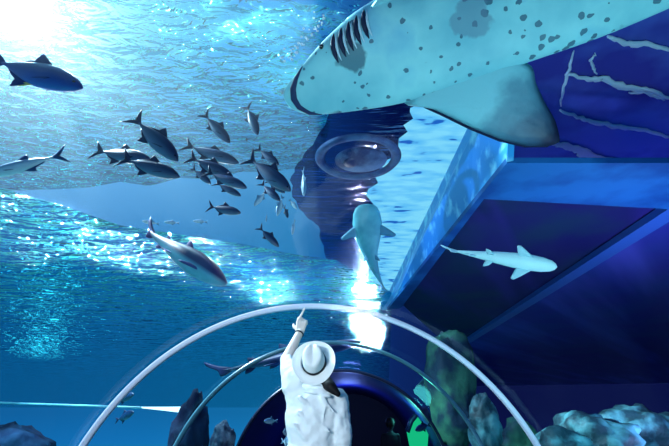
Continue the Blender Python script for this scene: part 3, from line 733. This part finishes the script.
rock('dark_reef', 190, 440, 7.6, (0.26, 0.4, 0.62), m_drock, 'dark rock rising behind the end of the light bar', 8, 0.3)
rock('dark_reef', 0, 458, 9.5, (0.8, 0.6, 0.55), m_drock, 'dark rock in the bottom left corner', 9, 0.3)

# ---------------------------------------------------------------- green window in the tunnel end
m_gw = emission('green_glow', (20, 190, 130), 0.95)
gw = [(411, 452), (407, 432), (411, 421), (419, 411), (425, 409), (428, 416), (429, 428), (427, 452)]
wp = [at(x, y, 9.4) for x, y in gw]
wt = thing('green_window', 'glowing green window inside the dark tunnel', 'window', Matrix.Translation(wp[0]))
obj('pane', hull_prism([p - wp[0] for p in wp], (0, 0.05, 0)), m_gw, wt, smooth=False)
ring_ = [p - wp[0] + Vector((0, -0.02, 0)) for p in wp]
obj('window_frame', tube_bm(ring_[1:-1], 0.05, 8), simple('window_frame', (14, 20, 60), 0.5), wt)
tag(make_fish('silhouette_fish', 'small dark fish shape in place of an arm silhouetted against the green window', 'fish', pm(431, 424, 415, 430, 7.4), None, m_db, m_df, 0.12))  # fish shape put in for a dark arm-like silhouette
lamp('green_lamp', 'POINT', at(404, 418, 9.0), 14, (0.1, 0.8, 0.7), shadow_soft_size=0.15)
# ---------------------------------------------------------------- people
def capsule(bm, a, b, ra, rb, n=12):
    a, b = Vector(a), Vector(b); d = (b-a).normalized()
    pts, rr = [], []
    for k in range(4): an = PI/2*(1-k/4); pts.append(a - d*ra*math.sin(an)); rr.append(max(ra*math.cos(an), ra*0.05))
    pts.append(a); rr.append(ra); pts.append(a.lerp(b, .5)); rr.append((ra+rb)/2); pts.append(b); rr.append(rb)
    for k in range(1, 5): an = PI/2*k/4; pts.append(b + d*rb*math.sin(an)); rr.append(max(rb*math.cos(an), rb*0.05))
    return tube_bm(pts, rr, n, bm)
def zloft(bm, secs, n=20):
    rr = [[Vector((x + math.cos(2*PI*k/n)*rx, y + math.sin(2*PI*k/n)*ry, z)) for k in range(n)] for z, x, y, rx, ry in secs]
    quad_strip(bm, rr); return bm
def fuse(o, vox, smooth_it=6):
    r = o.modifiers.new('fuse', 'REMESH'); r.mode = 'VOXEL'; r.voxel_size = vox; r.use_smooth_shade = True
    s = o.modifiers.new('soft', 'SMOOTH'); s.factor = 0.5; s.iterations = smooth_it
    return o
m_skin = simple('skin', (226, 214, 206), 0.5, 0.3)
m_shirt = simple('white_shirt', (228, 236, 240), 0.8, 0.2, bump=0.12, bscale=9)
m_trs = simple('trousers', (40, 46, 66), 0.8)
m_hair = simple('hair', (12, 11, 16), 0.6, 0.2)
m_hat = simple('hat_white', (232, 238, 240), 0.75, 0.2, bump=0.1, bscale=60)
m_band = simple('hat_band', (12, 14, 24), 0.6)
YW = 2.9
def wp_(px, py, Y=YW): return at(px, py, Y)
foot = Vector((wp_(316, 430).x, YW, 0))
her = thing('person', 'person in white shirt and white hat seen from behind, pointing up', 'person', Matrix.Translation(foot))
def L(p): return Vector(p) - foot
sh_l, el, wr = wp_(294, 380, 2.92), wp_(286.5, 359, 3.06), wp_(299.5, 333, 3.17)
sh_r, er, wrr = wp_(338, 398, 2.90), wp_(342, 434, 2.86), wp_(341, 470, 2.92)
zc = wp_(316, 446).z
cx = wp_(313, 430).x
hatc = wp_(314, 362, 2.86)
headc = hatc + Vector((0.005, 0.125, -0.035))
# body
bm = bmesh.new()
zloft(bm, [(0.80, cx, YW, .135, .10), (0.92, cx, YW, .16, .115), (zc, cx, YW, .125, .09), (1.25, cx+.005, YW, .145, .095), (1.36, cx+.01, YW, .16, .085), (1.42, cx+.01, YW, .10, .06)])
capsule(bm, (cx+.01, YW+.0, 1.38), headc + Vector((0, -0.02, -0.04)), .05, .05)
ell_bm(headc, (.073, .098, .088), bm, mtx=Matrix.Rotation(0.9, 4, 'X'))
face = Vector((0, 0.62, 0.78))
fr_ = Vector((1, 0, 0)); fu = Vector((0, -0.78, 0.62))
capsule(bm, headc + face*.085 - fu*.0, headc + face*.105 - fu*.025, .010, .013)            # nose
for s in (-1, 1):
    ell_bm(headc + fr_*s*.074 - face*.0 - fu*.01, (.008, .02, .03), bm)                     # ears
capsule(bm, headc + face*.086 - fu*.055 - fr_*.02, headc + face*.086 - fu*.055 + fr_*.02, .008, .008)  # lips
capsule(bm, headc + face*.06 - fu*.08, headc + face*.07 - fu*.085, .028, .025)              # chin
capsule(bm, sh_l, el, .050, .040); capsule(bm, el, wr, .039, .026)
capsule(bm, sh_r, er, .050, .040); capsule(bm, er, wrr, .038, .026)
hip = 0.085
for s in (-1, 1):
    capsule(bm, (cx + s*hip, YW, .86), (cx + s*.09, YW + .01, .48), .085, .055)
    capsule(bm, (cx + s*.09, YW + .01, .48), (cx + s*.09, YW - .01, .09), .054, .036)
    capsule(bm, (cx + s*.09, YW - .01, .045), (cx + s*.10, YW + .15, .035), .036, .03)
# raised hand, index finger stretched
tip = wp_(304.5, 308.5, 3.24)
hd = (wp_(302.5, 319, 3.21) - wr).normalized()
pal = wr + hd*.085
side = Vector((1, -0.15, -0.2)); side = (side - hd*side.dot(hd)).normalized(); pnorm = hd.cross(side).normalized()
if pnorm.y < 0: pnorm = -pnorm                                                            # palm faces away
for k in range(4):
    b0_ = wr + side*(-.018 + .012*k); e0 = pal + side*(-.030 + .0195*k)
    capsule(bm, b0_, e0, .013, .0115, 10)
idx = pal + side*(-.010)
capsule(bm, pal + side*(-.030), pal + side*(-.030) + hd*.035 + pnorm*.0, .0095, .009, 10)
fing = [(-.030, (tip - pal - side*(-.030)), None, None), (-.0105, None, .033, .9), (.009, None, .030, 1.0), (.0285, None, .024, 1.1)]
kn = pal + side*(-.030); d_ = tip - kn
capsule(bm, kn, kn + d_*.45, .0095, .0085, 10); capsule(bm, kn + d_*.45, tip, .0085, .0068, 10)
for off, ln_, cu in ((-.0105, .040, .55), (.009, .036, .75), (.0285, .029, .9)):
    q = pal + side*off
    for j in range(3):
        a_ = cu*(j + .6); dv = hd*math.cos(a_) + pnorm*math.sin(a_)
        q2 = q + dv*ln_*(1, .72, .55)[j]; capsule(bm, q, q2, .0088 - .0006*j, .0084 - .0008*j, 10); q = q2
th0 = wr + side*(-.022) + hd*.025
th1 = th0 + (hd*.6 - side*.75 + pnorm*.25).normalized()*.038; th2 = th1 + (hd*.9 - side*.35 + pnorm*.3).normalized()*.030
capsule(bm, th0, th1, .0125, .0105, 10); capsule(bm, th1, th2, .0105, .0085, 10)
# right hand, relaxed
hd2 = (wrr - er).normalized(); pal2 = wrr + hd2*.08
for k in range(4):
    so = Vector((0, -.028 + .019*k, 0)); capsule(bm, wrr + so*.6, pal2 + so, .013, .011, 10)
    q = pal2 + so
    for j in range(3):
        dv = (hd2*math.cos(.3*(j+.5)) + Vector((-1, 0, 0))*math.sin(.3*(j+.5))); q2 = q + dv*(.036, .026, .02)[j]*(0.85, 1, .95, .75)[k]
        capsule(bm, q, q2, .009, .0085, 10); q = q2
capsule(bm, wrr + Vector((0, .02, 0)) + hd2*.02, wrr + Vector((-.01, .05, 0)) + hd2*.06, .012, .010, 10)
capsule(bm, wrr + Vector((-.01, .05, 0)) + hd2*.06, wrr + Vector((-.015, .055, 0)) + hd2*.09, .010, .0085, 10)
bm.transform(Matrix.Translation(-foot))
fuse(obj('body', bm, m_skin, her), 0.0045, 4)
# shirt
bm = bmesh.new()
zloft(bm, [(0.98, cx-.005, YW, .165, .125), (1.05, cx, YW, .155, .115), (zc+.02, cx, YW, .145, .105), (1.2, cx, YW, .158, .112), (1.30, cx+.005, YW, .172, .11), (1.37, cx+.01, YW, .168, .10), (1.42, cx+.012, YW+.01, .125, .08), (1.45, cx+.012, YW+.02, .078, .066)], 28)
up_ = sh_l.lerp(el, 0.92)
capsule(bm, sh_l + Vector((0, 0, -.03)), up_, .078, .050)
capsule(bm, sh_l + Vector((0.03, 0, -.12)), sh_l, .07, .07)
capsule(bm, sh_r + Vector((-.01, 0, -.005)), er, .068, .054); capsule(bm, er, er.lerp(wrr, .85), .054, .040)
# soft folds
for (a, b, r) in [((300, 398), (318, 412), .012), ((322, 398), (334, 412), .011), ((298, 412), (312, 428), .012), ((314, 418), (330, 432), .010), ((294, 424), (306, 440), .012), ((326, 402), (322, 430), .010), ((305, 392), (330, 396), .009)]:
    pa, pb = wp_(*a, YW - .107), wp_(*b, YW - .104); capsule(bm, pa, pb, r, r*.6, 8)
bm.transform(Matrix.Translation(-foot))
shirt = fuse(obj('shirt', bm, m_shirt, her), 0.007, 7)
tx = bpy.data.textures.new('folds', 'CLOUDS'); tx.noise_scale = 0.09; tx.noise_depth = 2
dm_ = shirt.modifiers.new('wrinkles', 'DISPLACE'); dm_.texture = tx; dm_.strength = 0.034; dm_.mid_level = 0.5; dm_.texture_coords = 'LOCAL'
col_ = [L((cx + .012 + math.cos(a)*.078, YW + .012 + math.sin(a)*.068, 1.452 + .012*math.sin(a))) for a in [2*PI*k/24 for k in range(25)]]
obj('collar', tube_bm(col_, 0.016, 8), m_shirt, her)
# trousers
bm = bmesh.new()
zloft(bm, [(0.80, cx, YW, .15, .115), (0.92, cx, YW, .172, .125), (1.02, cx, YW, .148, .108)])
for s in (-1, 1):
    capsule(bm, (cx + s*hip, YW, .85), (cx + s*.09, YW + .01, .48), .094, .075); capsule(bm, (cx + s*.09, YW + .01, .48), (cx + s*.09, YW - .01, .11), .072, .06)
bm.transform(Matrix.Translation(-foot)); fuse(obj('trousers', bm, m_trs, her), 0.012, 3)
# hair under the brim, down to the right shoulder
bm = bmesh.new()
ell_bm(headc - face*.012, (.084, .106, .096), bm, mtx=Matrix.Rotation(0.9, 4, 'X'))
capsule(bm, headc + Vector((.03, -.05, -.05)), wp_(331, 387, 2.83), .055, .034); capsule(bm, wp_(331, 387, 2.83), wp_(338, 394, 2.815), .034, .018)

bm.transform(Matrix.Translation(-foot)); hair = obj('hair', bm, m_hair, her); fuse(hair, 0.008, 4)
# bracelet
wv = (wr - el).normalized(); bc = wr - wv*.005
u_ = wv.cross(Vector((0, 0, 1))).normalized(); v_ = wv.cross(u_)
obj('bracelet', tube_bm([L(bc + u_*math.cos(2*PI*k/20)*.029 + v_*math.sin(2*PI*k/20)*.029) for k in range(21)], .005, 8), m_band, her)
# fedora worn tipped far back
hn = Vector((-0.06, -0.93, 0.36)).normalized(); hx = Vector((1, 0, 0)); hx = (hx - hn*hx.dot(hn)).normalized(); hy = hn.cross(hx)
HM = Matrix.Translation(hatc) @ Matrix((hx, hy, hn)).transposed().to_4x4()
hat = thing('hat', 'white fedora with a black band on the head of the pointing person', 'hat', HM)
bm = bmesh.new(); rr = []
prof = [(.083, .0), (.095, .0), (.12, .001), (.138, .006), (.142, .009), (.138, .004), (.12, -.004), (.095, -.006), (.083, -.006)]
for k in range(49):
    a = 2*PI*k/48; dip = .014*math.cos(2*a)
    rr.append([Vector((math.cos(a)*r*.94, math.sin(a)*r*1.03, z + dip*max(0, (r-.085)/.06))) for r, z in prof])
quad_strip(bm, rr, closed=True, cap=False); obj('brim', bm, m_hat, hat)
bm = bmesh.new(); rr = []
for z, f in [(-.004, 1.0), (.02, .985), (.05, .95), (.08, .90), (.098, .84), (.108, .72), (.109, .5), (.104, .25), (.102, .04)]:
    ring__ = []
    for k in range(48):
        a = 2*PI*k/48; x, y = math.cos(a)*.070*f, math.sin(a)*.086*f
        top = max(0, (z-.05)/.06)
        pinch = 1 - .26*top*max(0, math.sin(a))**2
        zz = z - .030*top*math.exp(-(x/.018)**2)*(0.35 + .65*max(0, (y+.05)/.13)) + .012*top*(y/.08)
        ring__.append(Vector((x*pinch, y, zz)))
    rr.append(ring__)
quad_strip(bm, rr); cr = obj('crown', bm, m_hat, hat)
cr.modifiers.new('s', 'SUBSURF').render_levels = 1
bm = bmesh.new(); rr = []
for k in range(49):
    a = 2*PI*k/48; rr.append([Vector((math.cos(a)*.070*f, math.sin(a)*.086*f, z)) for f, z in ((1.0, .001), (1.035, .001), (1.02, .022), (.985, .022))])
quad_strip(bm, rr, closed=True, cap=False); obj('band', bm, m_band, hat)
# child far down the dark tunnel, silhouette painted into near-black colours
m_sil = simple('silhouette_clothes', (10, 12, 34), 0.8)
kx = at(390, 424, 9.0); kf = Vector((kx.x, 9.0, 0))
kid = thing('person', 'person coloured as a dark silhouette standing far inside the tunnel by the green window', 'person', Matrix.Translation(kf))
kh = kx.z
bm = bmesh.new()
ell_bm((0, 0, kh), (.075, .09, .10), bm); capsule(bm, (0, .075, kh), (0, .095, kh-.015), .01, .012)
capsule(bm, (0, 0, kh-.08), (0, 0, kh-.16), .04, .042)
zloft(bm, [(kh*.40, 0, 0, .11, .08), (kh*.50, 0, 0, .115, .085), (kh*.6, 0, 0, .10, .075), (kh-.26, 0, 0, .13, .08), (kh-.18, 0, 0, .12, .06), (kh-.13, 0, 0, .05, .04)])
for s in (-1, 1):
    capsule(bm, (s*.125, 0, kh-.2), (s*.15, .02, kh-.42), .038, .032); capsule(bm, (s*.15, .02, kh-.42), (s*.14, .05, kh-.6), .03, .022)
    for j in range(4): capsule(bm, (s*.14, .035 + .012*j, kh-.62), (s*.135, .04 + .014*j, kh-.70), .008, .006, 8)
    capsule(bm, (s*.13, .03, kh-.62), (s*.12, .02, kh-.67), .009, .007, 8)
    capsule(bm, (s*.06, 0, kh*.42), (s*.065, .01, .28), .06, .042); capsule(bm, (s*.065, .01, .28), (s*.065, -.01, .06), .042, .03)
    capsule(bm, (s*.065, -.01, .03), (s*.07, .1, .028), .028, .024)
fuse(obj('body', bm, simple('silhouette_skin', (30, 30, 52), 0.7), kid), 0.008, 3)
bm = bmesh.new()
zloft(bm, [(kh*.44, 0, 0, .128, .10), (kh*.6, 0, 0, .118, .092), (kh-.26, 0, 0, .145, .095), (kh-.18, 0, 0, .135, .075), (kh-.14, 0, 0, .06, .05)])
for s in (-1, 1): capsule(bm, (s*.125, 0, kh-.2), (s*.15, .02, kh-.42), .05, .042); capsule(bm, (s*.06, 0, kh*.43), (s*.065, .0, .12), .07, .055)
fuse(obj('clothes', bm, m_sil, kid), 0.012, 3)
fuse(obj('hair', ell_bm((0, -.015, kh+.02), (.083, .092, .10)), m_hair, kid), 0.01, 2)
